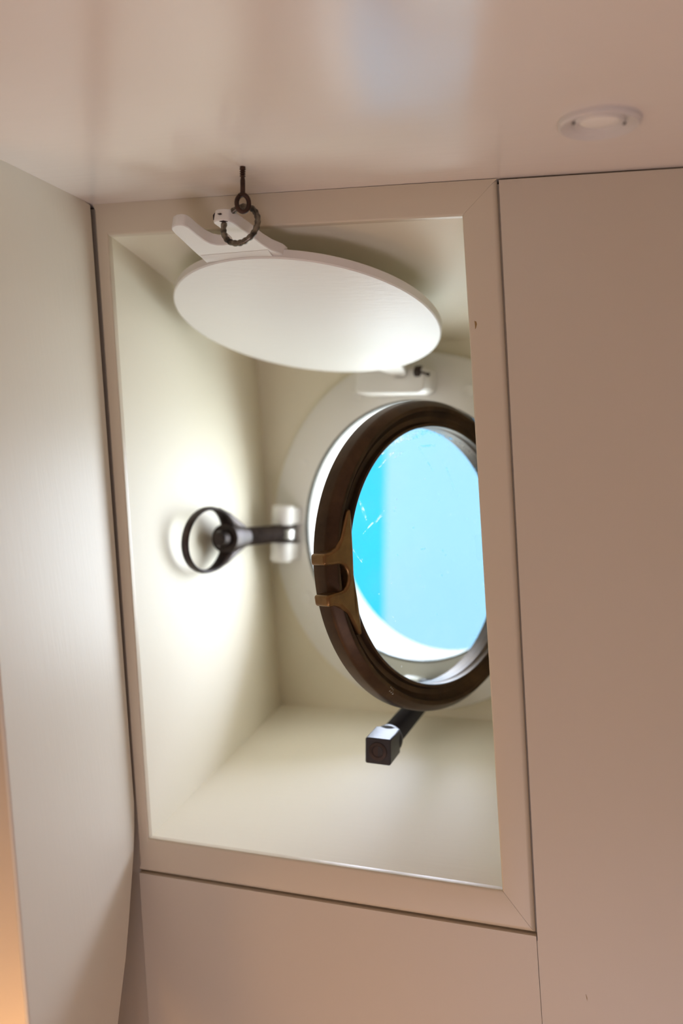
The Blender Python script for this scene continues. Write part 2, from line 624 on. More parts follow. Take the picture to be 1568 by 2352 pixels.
g = 0.00012
OTL, OTR, OBR, OBL = (ou0, 0.0), (ou1, -0.0005), (0.2803, ov1), (0.0034, ov1)
ITL, ITR, IBR, IBL = (iu0, iv0), (iu1 + 0.0004, iv0), (0.2612, iv1), (0.0130, iv1)
mitre('trim_1', OTL, OTR, ITL, ITR, 'top board of the cream window trim', 0.0)
t2 = mitre('trim_2', (OTR[0], OTR[1] - g), (OBR[0], OBR[1] + g), (ITR[0], ITR[1] - g), (IBR[0], IBR[1] + g), 'right board of the cream window trim')
mitre('trim_3', (OBR[0] - g, OBR[1]), OBL, (IBR[0] - g, IBR[1]), IBL, 'bottom board of the cream window trim')
mitre('trim_4', OBL, OTL, IBL, ITL, 'left board of the cream window trim', 0.0024)
nick('paint_chip', [(0.2669, -0.0900, -0.0006), (0.2681, -0.0905, -0.0006), (0.2684, -0.0922, -0.0006), (0.2676, -0.0946, -0.0006), (0.2670, -0.0955, -0.0006), (0.2671, -0.0930, -0.0006)], M_ochre, t2, 'small ochre chip in the paint')
nick('nick', [(0.3086, -0.5128, -0.0001), (0.3089, -0.5130, -0.0001), (0.3094, -0.5150, -0.0001), (0.3093, -0.5169, -0.0001), (0.3089, -0.5150, -0.0001)], M_ochre, wf, 'short brown nick in the paint')
# ground behind the grooves and joints
bm = bmesh.new()
box_uvd(bm, -0.0003, 0.0090, -0.4840, 0.0, 0.0050, 0.018)
box_uvd(bm, 0.2665, 0.3000, -0.5200, -0.002, 0.0050, 0.018)
box_uvd(bm, 0.2700, 0.3000, -1.85, -0.5200, 0.0050, 0.018)
box_uvd(bm, 0.0090, 0.2665, -0.5000, -0.4700, 0.0050, 0.018)
struct(finish(bm, 'trim_6', M_wall), 'cream ground behind the window trim joints', 'trim')

# the recess
FN = Vector((-0.3704, -0.9274, 0.0523)).normalized()         # the porthole faces this way
AX = -FN                                                    # and the sleeve runs out through the hull
FX = FN.cross(Vector((0, 0, 1))).normalized()
if FX.x < 0:
    FX = -FX
FY = FN.cross(FX)
if FY.z < 0:
    FY = -FY
FT = 0.009                                                  # the frame stands this far off the recess back
OPEN = Vector((-0.1235, 0.7502, -0.1021 + CAMZ)) - FN * FT   # centre of the opening, on the recess back
R_OPEN = 0.124
L_SL = 0.047
END = OPEN + AX * L_SL


def on_back(x, z):
    """point of the recess back plane at world x and z (z relative to the camera height)"""
    p = Vector((x, 0, z + CAMZ))
    p.y = (OPEN.dot(FN) - p.x * FN.x - p.z * FN.z) / FN.y
    return p


B_TL = on_back(-0.3128, 0.0837)
B_BL = on_back(-0.2709, -0.3070)
B_TR = on_back(0.070, 0.0740)
B_BR = on_back(0.078, -0.2480)


def slab(name, q, off, label, k=24):
    """q: four corner points of the face one sees (gently twisted); off: vector to its back"""
    bm = bmesh.new()
    gr = [[q[0].lerp(q[1], i / k).lerp(q[3].lerp(q[2], i / k), j / k) for j in range(k + 1)] for i in range(k + 1)]
    f = [[bm.verts.new(p) for p in row] for row in gr]
    b = [[bm.verts.new(p + off) for p in row] for row in gr]
    for i in range(k):
        for j in range(k):
            bm.faces.new([f[i][j], f[i + 1][j], f[i + 1][j + 1], f[i][j + 1]])
            bm.faces.new([b[i][j], b[i][j + 1], b[i + 1][j + 1], b[i + 1][j]])
        for jj in (0, k):
            bm.faces.new([f[i][jj], b[i][jj], b[i + 1][jj], f[i + 1][jj]])
            bm.faces.new([f[jj][i], b[jj][i], b[jj][i + 1], f[jj][i + 1]])
    return struct(finish(bm, name, M_rec), label, 'wall')


fi = 0.003
Z1 = Vector((0, 0, 0.001))
slab('wall_recess_left', [P(ITL[0] - 0.0012, ITL[1] + 0.0012, fi), B_TL + Z1, B_BL - Z1, P(IBL[0] - 0.0012, IBL[1] - 0.0012, fi)],
     Vector((-0.008, 0, 0)), 'pale left side of the porthole recess')
slab('wall_recess_top', [P(ITL[0] - 0.0012, ITL[1] + 0.0012, fi), P(ITR[0] + 0.0012, ITR[1] + 0.0012, fi), B_TR, B_TL],
     Vector((0, 0, 0.008)), 'cream top of the porthole recess')
slab('wall_recess_sill', [P(IBL[0] - 0.0012, IBL[1] - 0.0012, fi), B_BL, B_BR, P(IBR[0] + 0.0012, IBR[1] - 0.0012, fi)],
     Vector((0, 0, -0.008)), 'bright cream sill of the porthole recess')
slab('wall_recess_right', [P(ITR[0] + 0.0012, ITR[1] + 0.0012, fi), P(IBR[0] + 0.0012, IBR[1] - 0.0012, fi), B_BR - Z1, B_TR + Z1],
     Vector((0.008, 0, 0)), 'cream right side of the porthole recess')

def plate_with_hole(bm, corners, centre, axis, r, thick_vec, n=96):
    """a quad plate with a round hole: fans from the hole rim to the plate's outline"""
    c = Vector(centre)
    cs = [Vector(p) for p in corners]
    nrm = (cs[1] - cs[0]).cross(cs[3] - cs[0]).normalized()
    x, y, a = basis(axis)
    rim, rim_b, out, out_b = [], [], [], []
    for i in range(n):
        t = 2 * PI * i / n
        dirv = x * math.cos(t) + y * math.sin(t)
        p = c + dirv * r
        p = p + a * ((cs[0] - p).dot(nrm) / a.dot(nrm))
        dd = (dirv - nrm * dirv.dot(nrm)).normalized()
        best = None
        for k in range(4):
            A, B = cs[k], cs[(k + 1) % 4]
            en = nrm.cross(B - A)
            den = dd.dot(en)
            if abs(den) < 1e-9:
                continue
            s = (A - p).dot(en) / den
            if s > 0 and (best is None or s < best):
                best = s
        rim.append(p); out.append(p + dd * best)
    for k in cs:                                            # snap the nearest ray to each corner
        i = min(range(n), key=lambda q: (out[q] - k).length)
        out[i] = k
    vr = [bm.verts.new(p) for p in rim]; vo = [bm.verts.new(p) for p in out]
    wr = [bm.verts.new(p + thick_vec) for p in rim]; wo_ = [bm.verts.new(p + thick_vec) for p in out]
    for i in range(n):
        j = (i + 1) % n
        bm.faces.new([vr[i], vr[j], vo[j], vo[i]])
        bm.faces.new([wr[i], wo_[i], wo_[j], wr[j]])
        bm.faces.new([vr[i], wr[i], wr[j], vr[j]])
        bm.faces.new([vo[i], vo[j], wo_[j], wo_[i]])


dz_ = Vector((0, 0, 0.004))
bm = bmesh.new()
plate_with_hole(bm, [B_BL - FX * 0.004 - dz_, B_BR + FX * 0.004 - dz_, B_TR + FX * 0.004 + dz_, B_TL - FX * 0.004 + dz_],
                OPEN, AX, R_OPEN + 0.0035, AX * 0.008)
struct(finish(bm, 'wall_recess_back', M_rec), 'cream back of the recess around the white porthole frame', 'wall')

HC = END - AX * 0.006


def on_hull(x, z):
    p = Vector((x, 0, z))
    p.y = (HC.dot(FN) - p.x * FN.x - p.z * FN.z) / FN.y
    return p


h0, h1, h2, h3 = on_hull(-0.62, -0.02), on_hull(0.20, -0.02), on_hull(0.20, ZC + 0.02), on_hull(-0.62, ZC + 0.02)
bm = bmesh.new()
plate_with_hole(bm, [h0, h1, h2, h3], HC, AX, R_OPEN + 0.0035, AX * 0.010)
gx = Vector((1.22, 0.0, 0))
hexa(bm, [h1 - Vector((0.004, 0, 0)), h1 + gx, h2 + gx, h2 - Vector((0.004, 0, 0)),
          h1 - Vector((0.004, 0, 0)) + AX * 0.010, h1 + gx + AX * 0.010, h2 + gx + AX * 0.010, h2 - Vector((0.004, 0, 0)) + AX * 0.010])
struct(finish(bm, 'wall_hull', M_hull), 'steel hull side around the outer end of the porthole', 'wall')

# ------------------------------------------------------------------ outside
bm = bmesh.new()
yb = 3.1
xs = [-1.45, -0.60, 0.75]
bot, top = 0.25, 2.1
grid = []
for yy in (yb, yb + 0.06):
    grid.append([[bm.verts.new((x, yy + 0.05 * x, z)) for z in (bot, top)] for x in xs])
for k in range(2):
    fr = bm.faces.new([grid[0][k][0], grid[0][k + 1][0], grid[0][k + 1][1], grid[0][k][1]])
    bk = bm.faces.new([grid[1][k][0], grid[1][k][1], grid[1][k + 1][1], grid[1][k + 1][0]])
    fr.material_index = k; bk.material_index = k
    for z in (0, 1):
        f_ = bm.faces.new([grid[0][k][z], grid[1][k][z], grid[1][k + 1][z], grid[0][k + 1][z]]); f_.material_index = k
for k in (0, 2):
    f_ = bm.faces.new([grid[0][k][0], grid[0][k][1], grid[1][k][1], grid[1][k][0]]); f_.material_index = min(k, 1)
o = finish(bm, 'painted_panel', [M_cyan, M_aqua], smooth=False)
o['label'] = 'turquoise panel outside, seen through the porthole, pale aqua on its right'
o['category'] = 'panel'

# ------------------------------------------------------------------ fixed porthole frame
pf = empty('porthole_frame', OPEN - Vector((0, 0, 0.1706)), 'white painted round metal frame fixed around the porthole opening', 'porthole frame')
bm = bmesh.new()
lathe(bm, OPEN, AX, [(R_OPEN, 0.002), (R_OPEN, -FT + 0.001), (R_OPEN + 0.001, -FT), (0.1671, -FT), (0.1696, -FT + 0.0015), (0.1706, -FT + 0.004), (0.1706, 0.002)], 128, closed=True)
finish(bm, 'frame_ring', M_white, pf)
bm = bmesh.new()
lathe(bm, OPEN, AX, [(R_OPEN - 0.0002, 0.002), (R_OPEN - 0.0002, L_SL + 0.006), (R_OPEN + 0.003, L_SL + 0.006), (R_OPEN + 0.003, 0.002)], 128, closed=True)
finish(bm, 'sleeve', M_sleeve, pf)
bm = bmesh.new()
lathe(bm, OPEN, AX, [(R_OPEN + 0.0010, -FT - 0.0006), (R_OPEN + 0.0010, -FT + 0.003), (R_OPEN - 0.0005, -FT + 0.003), (R_OPEN - 0.0005, -FT - 0.0006)], 128, closed=True)
finish(bm, 'gasket', M_gasket, pf)['label'] = 'thin dark rubber gasket'

def on_frame(deg, r, h=0.0):
    t = math.radians(deg)
    return OPEN + FX * math.cos(t) * r + FY * math.sin(t) * r + FN * (FT + h)


for deg in (156, 117, 66.7, 213.8, 243, 297, 327, 27):
    bm = bmesh.new()
    c = on_frame(deg, 0.1440)
    lathe(bm, c, FN, [(0, 0.0004), (0.0044, 0.0004), (0.0056, 0.0009), (0.0062, 0.0009), (0.0072, -0.0006)], 24)
    finish(bm, 'screw', M_white, pf)


# left swing bolt pivots (white lugs) and the bolt
def world(rel):
    return Vector((rel[0], rel[1], rel[2] + CAMZ))


vt = FY.normalized()
PL = world((-0.2630, 0.7880, -0.1146))
for s, nm in ((1, 'pivot_lug'), (-1, 'pivot_lug')):
    bm = bmesh.new()
    c0 = PL + vt * (0.0094 * s)
    lathe(bm, c0, vt * s, [(0, 0), (0.0108, 0), (0.0114, 0.001), (0.0114, 0.0184), (0.0104, 0.0198), (0, 0.0198)], 32)
    # foot that joins the lug to the frame
    fx = vt.cross(FN).normalized()
    pr = [(-0.0080, -0.0016), (0.0080, -0.0016), (0.0080, -0.0290), (-0.0080, -0.0290)]
    hexa(bm, [c0 + fx * -0.008 + FN * 0.002 + vt * s * 0.001, c0 + fx * 0.008 + FN * 0.002 + vt * s * 0.001,
              c0 + fx * 0.008 + FN * 0.002 + vt * s * 0.0175, c0 + fx * -0.008 + FN * 0.002 + vt * s * 0.0175,
              c0 + fx * -0.004 - FN * 0.0155 + vt * s * 0.001, c0 + fx * 0.012 - FN * 0.0155 + vt * s * 0.001,
              c0 + fx * 0.012 - FN * 0.0155 + vt * s * 0.0175, c0 + fx * -0.004 - FN * 0.0155 + vt * s * 0.0175])
    finish(bm, nm, M_white, pf)

# hinge block of the deadlight, on top of the frame
hu = FX; hv = FY
hc = world((-0.1765, 0.7618, 0.0388))
bm = bmesh.new()
# rounded bar with a slot for the hinge tongue
bar = []
for a_, b_ in ((0.0, 0.012), (0.0, -0.0065), (0.004, -0.0105), (0.062, -0.0105), (0.0665, -0.0075), (0.0675, 0.002), (0.0665, 0.012), (0.050, 0.012), (0.049, 0.0035), (0.0405, 0.0035), (0.0395, 0.012)):
    bar.append((a_ * 1.14, b_ * 1.05))
prism(bm, hc, hu, hv, bar, -0.0185, 0.007, FN)
finish(bm, 'hinge_block', M_white, pf, bevel=0.0028, segs=4)
bm = bmesh.new()
tube(bm, [hc + hu * 0.0525 + hv * 0.0085 + FN * 0.001, hc + hu * 0.0655 + hv * 0.0085 + FN * 0.001], 0.0032, 14)
lathe(bm, hc + hu * 0.0655 + hv * 0.0085 + FN * 0.004, hu, [(0, 0), (0.0044, 0), (0.0056, 0.001), (0.0056, 0.006), (0.0044, 0.0075), (0, 0.0075)], 24)
tube(bm, [hc + hu * 0.071 + hv * 0.0085 + FN * 0.006, hc + hu * 0.081 + hv * 0.0055 + FN * 0.008], 0.0011, 8)
lathe(bm, hc + hu * 0.081 + hv * 0.0055 + FN * 0.008, hu, [(0, -0.002), (0.0018, -0.001), (0.0018, 0.001), (0, 0.002)], 12)
finish(bm, 'hinge_pin', M_iron, pf)['label'] = 'dark hinge pin with a split end'

# bottom swing bolt pivots
PB = world((-0.0958, 0.7138, -0.2450))
for s in (1, -1):
    bm = bmesh.new()
    c0 = PB + FX * 0.0095 * s
    lathe(bm, c0, FX * s, [(0, 0), (0.0100, 0), (0.0106, 0.001), (0.0106, 0.0150), (0.0096, 0.0165), (0, 0.0165)], 28)
    q = [c0 + FX * s * 0.001 - FY * 0.008, c0 + FX * s * 0.015 - FY * 0.008, c0 + FX * s * 0.015 + FY * 0.008, c0 + FX * s * 0.001 + FY * 0.008]
    hexa(bm, q + [p - FN * 0.0165 for p in q])
    finish(bm, 'pivot_lug', M_white, pf)
# hinge lugs of the opening window, at the frame's right
PH = OPEN + FX * 0.1395 + FN * (FT + 0.012)
for s in (1, -1):
    bm = bmesh.new()
    c0 = PH + FY * 0.012 * s
    lathe(bm, c0, FY * s, [(0, 0), (0.0085, 0), (0.0085, 0.015), (0, 0.015)], 28)
    q = [c0 - FX * 0.006 + FY * s * 0.001, c0 + FX * 0.006 + FY * s * 0.001, c0 + FX * 0.006 + FY * s * 0.014, c0 - FX * 0.006 + FY * s * 0.014]
    hexa(bm, q + [p - FN * 0.0125 for p in q])
    finish(bm, 'hinge_lug', M_white, pf)

# ------------------------------------------------------------------ opening bronze window
RC = world((-0.0733, 0.6033, -0.0985))
RN = Vector((0.8457, -0.5200, 0.1199)).normalized()
RE = RN.cross(Vector((0, 0, 1))).normalized()
if RE.x < 0:
    RE = -RE                                                # towards the hinge
RU = RN.cross(RE)
if RU.z < 0:
    RU = -RU
RI, RO = 0.0968, 0.1181
pw = empty('porthole_window', RC - RU * RO, 'round dark bronze framed window with glass pane, swung open', 'porthole window')
bm = bmesh.new()
prof = [(RI + 0.0010, 0.0), (RI + 0.0018, 0.0006), (RI + 0.0032, 0.0002), (RI + 0.0046, -0.0026), (RI + 0.0085, -0.0022), (RI + 0.0118, 0.0004),
        (RI + 0.0128, 0.0020), (RI + 0.0138, 0.0024), (RI + 0.0158, 0.0022), (RI + 0.0166, 0.0016), (RO - 0.0018, -0.0018), (RO - 0.0004, -0.0034), (RO, -0.0050), (RO, -0.0150), (RO - 0.0012, -0.0162),
        (RO - 0.0080, -0.0166), (RO - 0.0086, -0.0205), (RI + 0.0050, -0.0212), (RI + 0.0022, -0.0200), (RI + 0.0016, -0.0125), (RI + 0.0006, -0.0115), (RI + 0.0004, -0.0062), (RI + 0.0010, -0.0050)]
lathe(bm, RC, RN, prof, 160, closed=True, up=RU)
finish(bm, 'ring_frame', M_bronze, pw, angle=28)
bm = bmesh.new()
lathe(bm, RC, RN, [(0, -0.0062), (RI + 0.0008, -0.0062), (RI + 0.0008, -0.0112), (0, -0.0112)], 96, up=RU)
gp = finish(bm, 'glass_pane', M_glass, pw)
gp['label'] = 'clear scratched glass pane'

# scratches and salt marks on the pane
random.seed(11)
bm = bmesh.new()


def on_pane(a_, b_, h=-0.0058):
    return RC + RE * a_ * 0.94 + RU * b_ * 0.94 + RN * h


def stroke(p, q, wd, bend=0.0, k=8):
    p = Vector((p[0], p[1])); q = Vector((q[0], q[1]))
    d = q - p
    nn = Vector((-d.y, d.x)).normalized()
    L_, R_ = [], []
    for i in range(k + 1):
        t = i / k
        c = p + d * t + nn * bend * math.sin(PI * t) * d.length
        ww = wd * (0.25 + 0.75 * math.sin(PI * min(max(t, 0.04), 0.96))) * random.uniform(0.7, 1.3)
        L_.append(bm.verts.new(on_pane(*(c + nn * ww)))); R_.append(bm.verts.new(on_pane(*(c - nn * ww))))
    for i in range(k):
        bm.faces.new([L_[i], R_[i], R_[i + 1], L_[i + 1]])


def arc_stroke(a0_, a1_, r, wd, k=14):
    L_, R_ = [], []
    for i in range(k + 1):
        t = i / k
        a_ = math.radians(a0_ + (a1_ - a0_) * t)
        ww = wd * (0.2 + 0.8 * math.sin(PI * min(max(t, 0.05), 0.95))) * random.uniform(0.6, 1.4)
        rr = r + random.uniform(-0.0006, 0.0006)
        L_.append(bm.verts.new(on_pane(math.cos(a_) * (rr + ww), math.sin(a_) * (rr + ww))))
        R_.append(bm.verts.new(on_pane(math.cos(a_) * (rr - ww), math.sin(a_) * (rr - ww))))
    for i in range(k):
        bm.faces.new([L_[i], R_[i], R_[i + 1], L_[i + 1]])


arc_stroke(124, 82, 0.1000, 0.0017, 22)
arc_stroke(108, 90, 0.0985, 0.0022, 14)
arc_stroke(92, 70, 0.0992, 0.0013, 14)
arc_stroke(70, 52, 0.0992, 0.0008, 12)
arc_stroke(130, 112, 0.0945, 0.0009)
arc_stroke(118, 108, 0.0900, 0.0008)
arc_stroke(96, 84, 0.0890, 0.0008)
arc_stroke(50, 36, 0.0960, 0.0006)
stroke((-0.012, 0.088), (0.004, 0.068), 0.0005)
stroke((0.018, 0.078), (0.030, 0.052), 0.00045)
stroke((-0.098, 0.018), (-0.086, 0.003), 0.0006)
stroke((-0.083, 0.024), (-0.060, 0.036), 0.0006, 0.05)
stroke((-0.070, 0.030), (-0.058, 0.040), 0.0008)
stroke((-0.084, 0.050), (-0.078, 0.034), 0.0013)
stroke((-0.020, 0.006), (-0.012, 0.006), 0.0004)
stroke((0.018, -0.030), (0.020, -0.038), 0.0005)
stroke((0.080, 0.020), (0.094, 0.020), 0.0005)
for _ in range(46):
    a_ = random.uniform(-0.09, 0.09); b_ = random.uniform(-0.085, 0.085)
    if a_ * a_ + b_ * b_ < 0.0085:
        ln = random.uniform(0.0004, 0.0018); an = random.uniform(0, PI)
        stroke((a_, b_), (a_ + ln * math.cos(an), b_ + ln * math.sin(an)), random.uniform(0.0002, 0.0005), 0, 3)
sc_ = finish(bm, 'scratch_marks', M_scratch, gp, smooth=False)
sc_['label'] = 'white scratches and salt marks on the glass'

# the forked lug at the free edge
LC = math.radians(-178.2)
lr = RE * math.cos(LC) + RU * math.sin(LC)                  # radial outwards
lt_ = RN.cross(lr).normalized()
if lt_.z < 0:
    lt_ = -lt_                                              # tangential, upwards
outl = []
# (radial, tangential) outline, starts at the lower shoulder and goes round the fork
outl += [(0.1090, -0.0500), (0.1125, -0.0470), (0.1140, -0.0380), (0.1175, -0.0265), (0.1215, -0.0205), (0.1265, -0.0190), (0.1330, -0.0185), (0.1335, -0.0105)]
outl += [(0.1270, -0.0100)]
for i in range(9):
    t = -PI / 2 - PI * i / 8
    outl.append((0.1205 + 0.0098 * math.cos(t), 0.0098 * math.sin(t)))
outl += [(0.1270, 0.0100), (0.1330, 0.0105), (0.1325, 0.0185), (0.1255, 0.0192), (0.1195, 0.0215), (0.1172, 0.0275), (0.1142, 0.0400), (0.1128, 0.0490), (0.1090, 0.0520)]
outl += [(0.1068, 0.0420), (0.1050, 0.0190), (0.1050, 0.0), (0.1050, -0.0190), (0.1068, -0.0400)]
bm = bmesh.new()
# follow the ring's curve: tangential distance becomes an angle
outl = [(r * 0.94, tt * 0.94) for r, tt in outl]
vlo, vhi = [], []
for r, tt in outl:
    a_ = tt / 0.109
    if abs(tt) < 0.0207 and r > 0.111:
        p = RC + lr * r + lt_ * tt
    else:
        p = RC + lr * (r * math.cos(a_)) + lt_ * (r * math.sin(a_))
    sink = max(0.0, (abs(tt) - 0.020)) * 0.12
    vlo.append(bm.verts.new(p + RN * -0.0100)); vhi.append(bm.verts.new(p + RN * (0.0042 - sink)))
bm.faces.new(vlo[::-1]); bm.faces.new(vhi)
for i in range(len(outl)):
    j = (i + 1) % len(outl)
    bm.faces.new([vlo[i], vlo[j], vhi[j], vhi[i]])
o = finish(bm, 'forked_lug', M_bronze_l, pw, bevel=0.0020, segs=4, angle=40)
o['label'] = 'golden worn bronze lug with two prongs'
bm = bmesh.new()
# hinge arm at the right, from the ring to the pin between the frame's lugs
p0 = RC + RE * (RO - 0.006) + RN * -0.010
dv = PH - p0
prism(bm, p0, dv.normalized(), FY, [(0, -0.022), (0, 0.022), (dv.length - 0.006, 0.0115), (dv.length + 0.002, 0.0115), (dv.length + 0.002, -0.0115), (dv.length - 0.006, -0.0115)], -0.005, 0.005)
lathe(bm, PH - FY * 0.0118, FY, [(0, 0), (0.0080, 0), (0.0080, 0.0236), (0, 0.0236)], 24)
finish(bm, 'hinge_arm', M_bronze, pw, bevel=0.001)

# tiny punched maker's dots on the lower left of the ring
bm = bmesh.new()
for i, (da, dr) in enumerate(((0, 0), (0.9, 0.0004), (1.7, 0.0009), (0.3, 0.0022), (1.2, 0.0026), (2.1, 0.003), (0.6, 0.0044), (1.6, 0.0047), (2.6, 0.0052))):
    a_ = math.radians(231 + da)
    c = RC + (RE * math.cos(a_) + RU * math.sin(a_)) * (RI + 0.0142 + dr * 0.55) + RN * (0.0022 - dr * 0.12)
    lathe(bm, c, RN, [(0, 0.0003), (0.00035, 0.0002), (0.0004, -0.0004)], 8)
finish(bm, 'punch_mark', M_nickel, pw)['label'] = 'cluster of tiny bright punched dots'

# ------------------------------------------------------------------ left swing bolt with ring nut
bd = Vector((-0.0686, -0.9933, 0.0935)).normalized()
sb = empty('swing_bolt', PL, 'dark swing bolt with an oval ring nut, pointing left from the frame', 'bolt', None)
ux, uy, ua = basis(bd)
bm = bmesh.new()
lathe(bm, PL - vt * 0.0082, vt, [(0, 0), (0.0120, 0), (0.0132, 0.0012), (0.0132, 0.0152), (0.0120, 0.0164), (0, 0.0164)], 32)
finish(bm, 'pivot_eye', M_iron, sb)
bm = bmesh.new()  # highlight on the pivot eye, put in as a bright metal strip
lathe(bm, PL - vt * 0.0060, vt, [(0.0128, 0.001), (0.0136, 0.0016), (0.0136, 0.0104), (0.0128, 0.0110)], 32)
finish(bm, 'pivot_highlight', M_nickel, sb)['label'] = 'bright metal strip standing in for the pivot highlight'
bm = bmesh.new()
threaded(bm, PL + bd * 0.009, bd, 0.0056, 0.0090, 0.112, 0.0092, 22)
lathe(bm, PL + bd * 0.1205, bd, [(0.0075, 0), (0.0075, 0.020), (0.006, 0.0245), (0, 0.0255)], 20)
finish(bm, 'threaded_shank', M_iron, sb)
NC = PL + bd * 0.096
bm = bmesh.new()
lathe(bm, NC, bd, [(0.0078, 0.0), (0.0096, 0.0), (0.0100, 0.002), (0.0115, 0.016), (0.0138, 0.030), (0.0128, 0.038), (0.0078, 0.038)], 32, closed=True)
ring = []
lv = (vt - bd * vt.dot(bd)).normalized()
cc = NC + bd * 0.0690
for i in range(48):
    t = 2 * PI * i / 48
    ring.append(cc + bd * (0.0400 * math.cos(t)) + lv * (0.0268 * math.sin(t)))
side = bd.cross(lv).normalized()
# flat band: rectangle swept round the oval
rings = []
for i in range(48):
    t = 2 * PI * i / 48
    out_ = (bd * (math.cos(t) / 0.0400) + lv * (math.sin(t) / 0.0268)).normalized()
    th = 0.0016 + 0.0022 * max(0.0, -math.cos(t)) ** 2
    wd = 0.0034 + 0.0040 * max(0.0, -math.cos(t))
    c = ring[i]
    rings.append([bm.verts.new(c + out_ * th * math.cos(q) * 1.1 + side * wd * math.sin(q)) for q in [2 * PI * k / 12 for k in range(12)]])
for i in range(48):
    a_, b_ = rings[i], rings[(i + 1) % 48]
    for k in range(12):
        bm.faces.new([a_[k], a_[(k + 1) % 12], b_[(k + 1) % 12], b_[k]])
# shoulders that run from the hub to the oval
for s in (1, -1):
    pts_ = [NC + bd * 0.004 + lv * s * 0.0078, NC + bd * 0.018 + lv * s * 0.0125, NC + bd * 0.034 + lv * s * 0.0190, NC + bd * 0.052 + lv * s * 0.0245]
    tube(bm, pts_, [0.0042, 0.0044, 0.0042, 0.0030], 12)
finish(bm, 'ring_nut', M_iron, sb, angle=50)

# ------------------------------------------------------------------ bottom swing bolt with square nut
tip = world((-0.1096, 0.5524, -0.2370))
bd2 = (tip - PB).normalized()
s2 = empty('swing_bolt', PB, 'black swing bolt with a square nut, jutting out over the sill', 'bolt', None)
bm = bmesh.new()
lathe(bm, PB - FX * 0.009, FX, [(0, 0), (0.0095, 0), (0.0105, 0.001), (0.0105, 0.017), (0.0095, 0.018), (0, 0.018)], 28)
finish(bm, 'pivot_eye', M_black, s2)
bm = bmesh.new()
LB = (tip - PB).length
threaded(bm, PB + bd2 * 0.008, bd2, 0.0066, 0.0088, LB - 0.022, 0.0046, 24)
finish(bm, 'threaded_shank', M_black, s2)
bm = bmesh.new()
lx = (Vector((1, 0, 0.02)) - bd2 * bd2.x).normalized(); ly = bd2.cross(lx)
if ly.z < 0:
    ly = -ly
h = 0.0096
sq = [(-h, -h), (h, -h), (h, h), (-h, h)]
prism(bm, tip, lx, ly, sq, -0.023, 0.004, bd2)
bmesh.ops.bevel(bm, geom=[e_ for e_ in bm.edges if abs((e_.verts[0].co - e_.verts[1].co).normalized().dot(bd2)) > 0.9], offset=0.0012, segments=2, affect='EDGES', profile=0.5)
lathe(bm, tip + bd2 * -0.0300, bd2, [(0, -0.0005), (0.0085, 0.0), (0.0108, 0.003), (0.0112, 0.007), (0.0098, 0.010), (0, 0.010)], 32)
finish(bm, 'square_nut', M_black, s2, bevel=0.0007)
bm = bmesh.new()
lathe(bm, tip + bd2 * 0.0038, bd2, [(0.0070, 0), (0.0066, 0.0008), (0.0046, 0.0009), (0.0038, 0.0002), (0, 0.0002)], 28)
finish(bm, 'nut_face', M_iron, s2)['label'] = 'dark brown dished nut face with a round rim'

# ------------------------------------------------------------------ deadlight (round white cover), hooked up
SD = 0.85
DC = world(Vector((-0.2199, 0.7335, 0.0925)) * SD)
DN = Vector((-0.0431, -0.2953, -0.9544)).normalized()       # its underside looks down
DX = Vector((0.9895, -0.1444, 0.0)).normalized()
DY = Vector((0.1378, 0.9444, -0.2984)).normalized()         # towards its hinge
RD = 0.125 * SD
TD = 0.0072
dl = empty('deadlight', DC + DY * RD, 'round white painted metal porthole cover, hooked up to the ceiling', 'porthole cover')
bm = bmesh.new()
lathe(bm, DC, DN, [(0, 0), (RD - 0.0010, 0), (RD, -0.0008), (RD, -TD + 0.0008), (RD - 0.001, -TD), (0, -TD)], 128, up=DY)
finish(bm, 'cover_disc', M_dead, dl)
# fork with two prongs
fo = [(-0.316, -0.93), (-0.316, -1.02), (-0.320, -1.10), (-0.320, -1.32), (-0.316, -1.365), (-0.296, -1.392), (-0.262, -1.408), (-0.228, -1.410), (-0.205, -1.398), (-0.192, -1.370),
      (-0.186, -1.290), (-0.172, -1.215), (-0.150, -1.175), (-0.120, -1.153), (-0.082, -1.147), (-0.045, -1.150), (-0.012, -1.165), (0.014, -1.190), (0.024, -1.225), (0.020, -1.285), (0.006, -1.345), (-0.004, -1.385),
      (0.006, -1.406), (0.032, -1.416), (0.072, -1.415), (0.106, -1.402), (0.124, -1.370), (0.140, -1.30), (0.160, -1.22), (0.178, -1.12), (0.206, -1.045), (0.250, -0.985), (0.262, -0.93)]
FH = -0.0022
bm = bmesh.new()
prism(bm, DC, DX, DY, [(a_ * RD, b_ * RD) for a_, b_ in fo], FH - 0.0080, FH, DN)
fk = finish(bm, 'fork', M_dead, dl, bevel=0.0007, segs=2)
# rounded web where the fork meets the rim
bm = bmesh.new()
web = [(-0.975, -0.0012), (-1.006, -0.0012), (-1.020, -0.0014), (-1.050, FH + 0.0002), (-1.050, FH - 0.004), (-0.975, FH - 0.004)]
prism(bm, DC, DY, DN, [(b_ * RD, h_) for b_, h_ in web], -0.300 * RD, 0.190 * RD, DX)
finish(bm, 'fork_web', M_dead, dl)
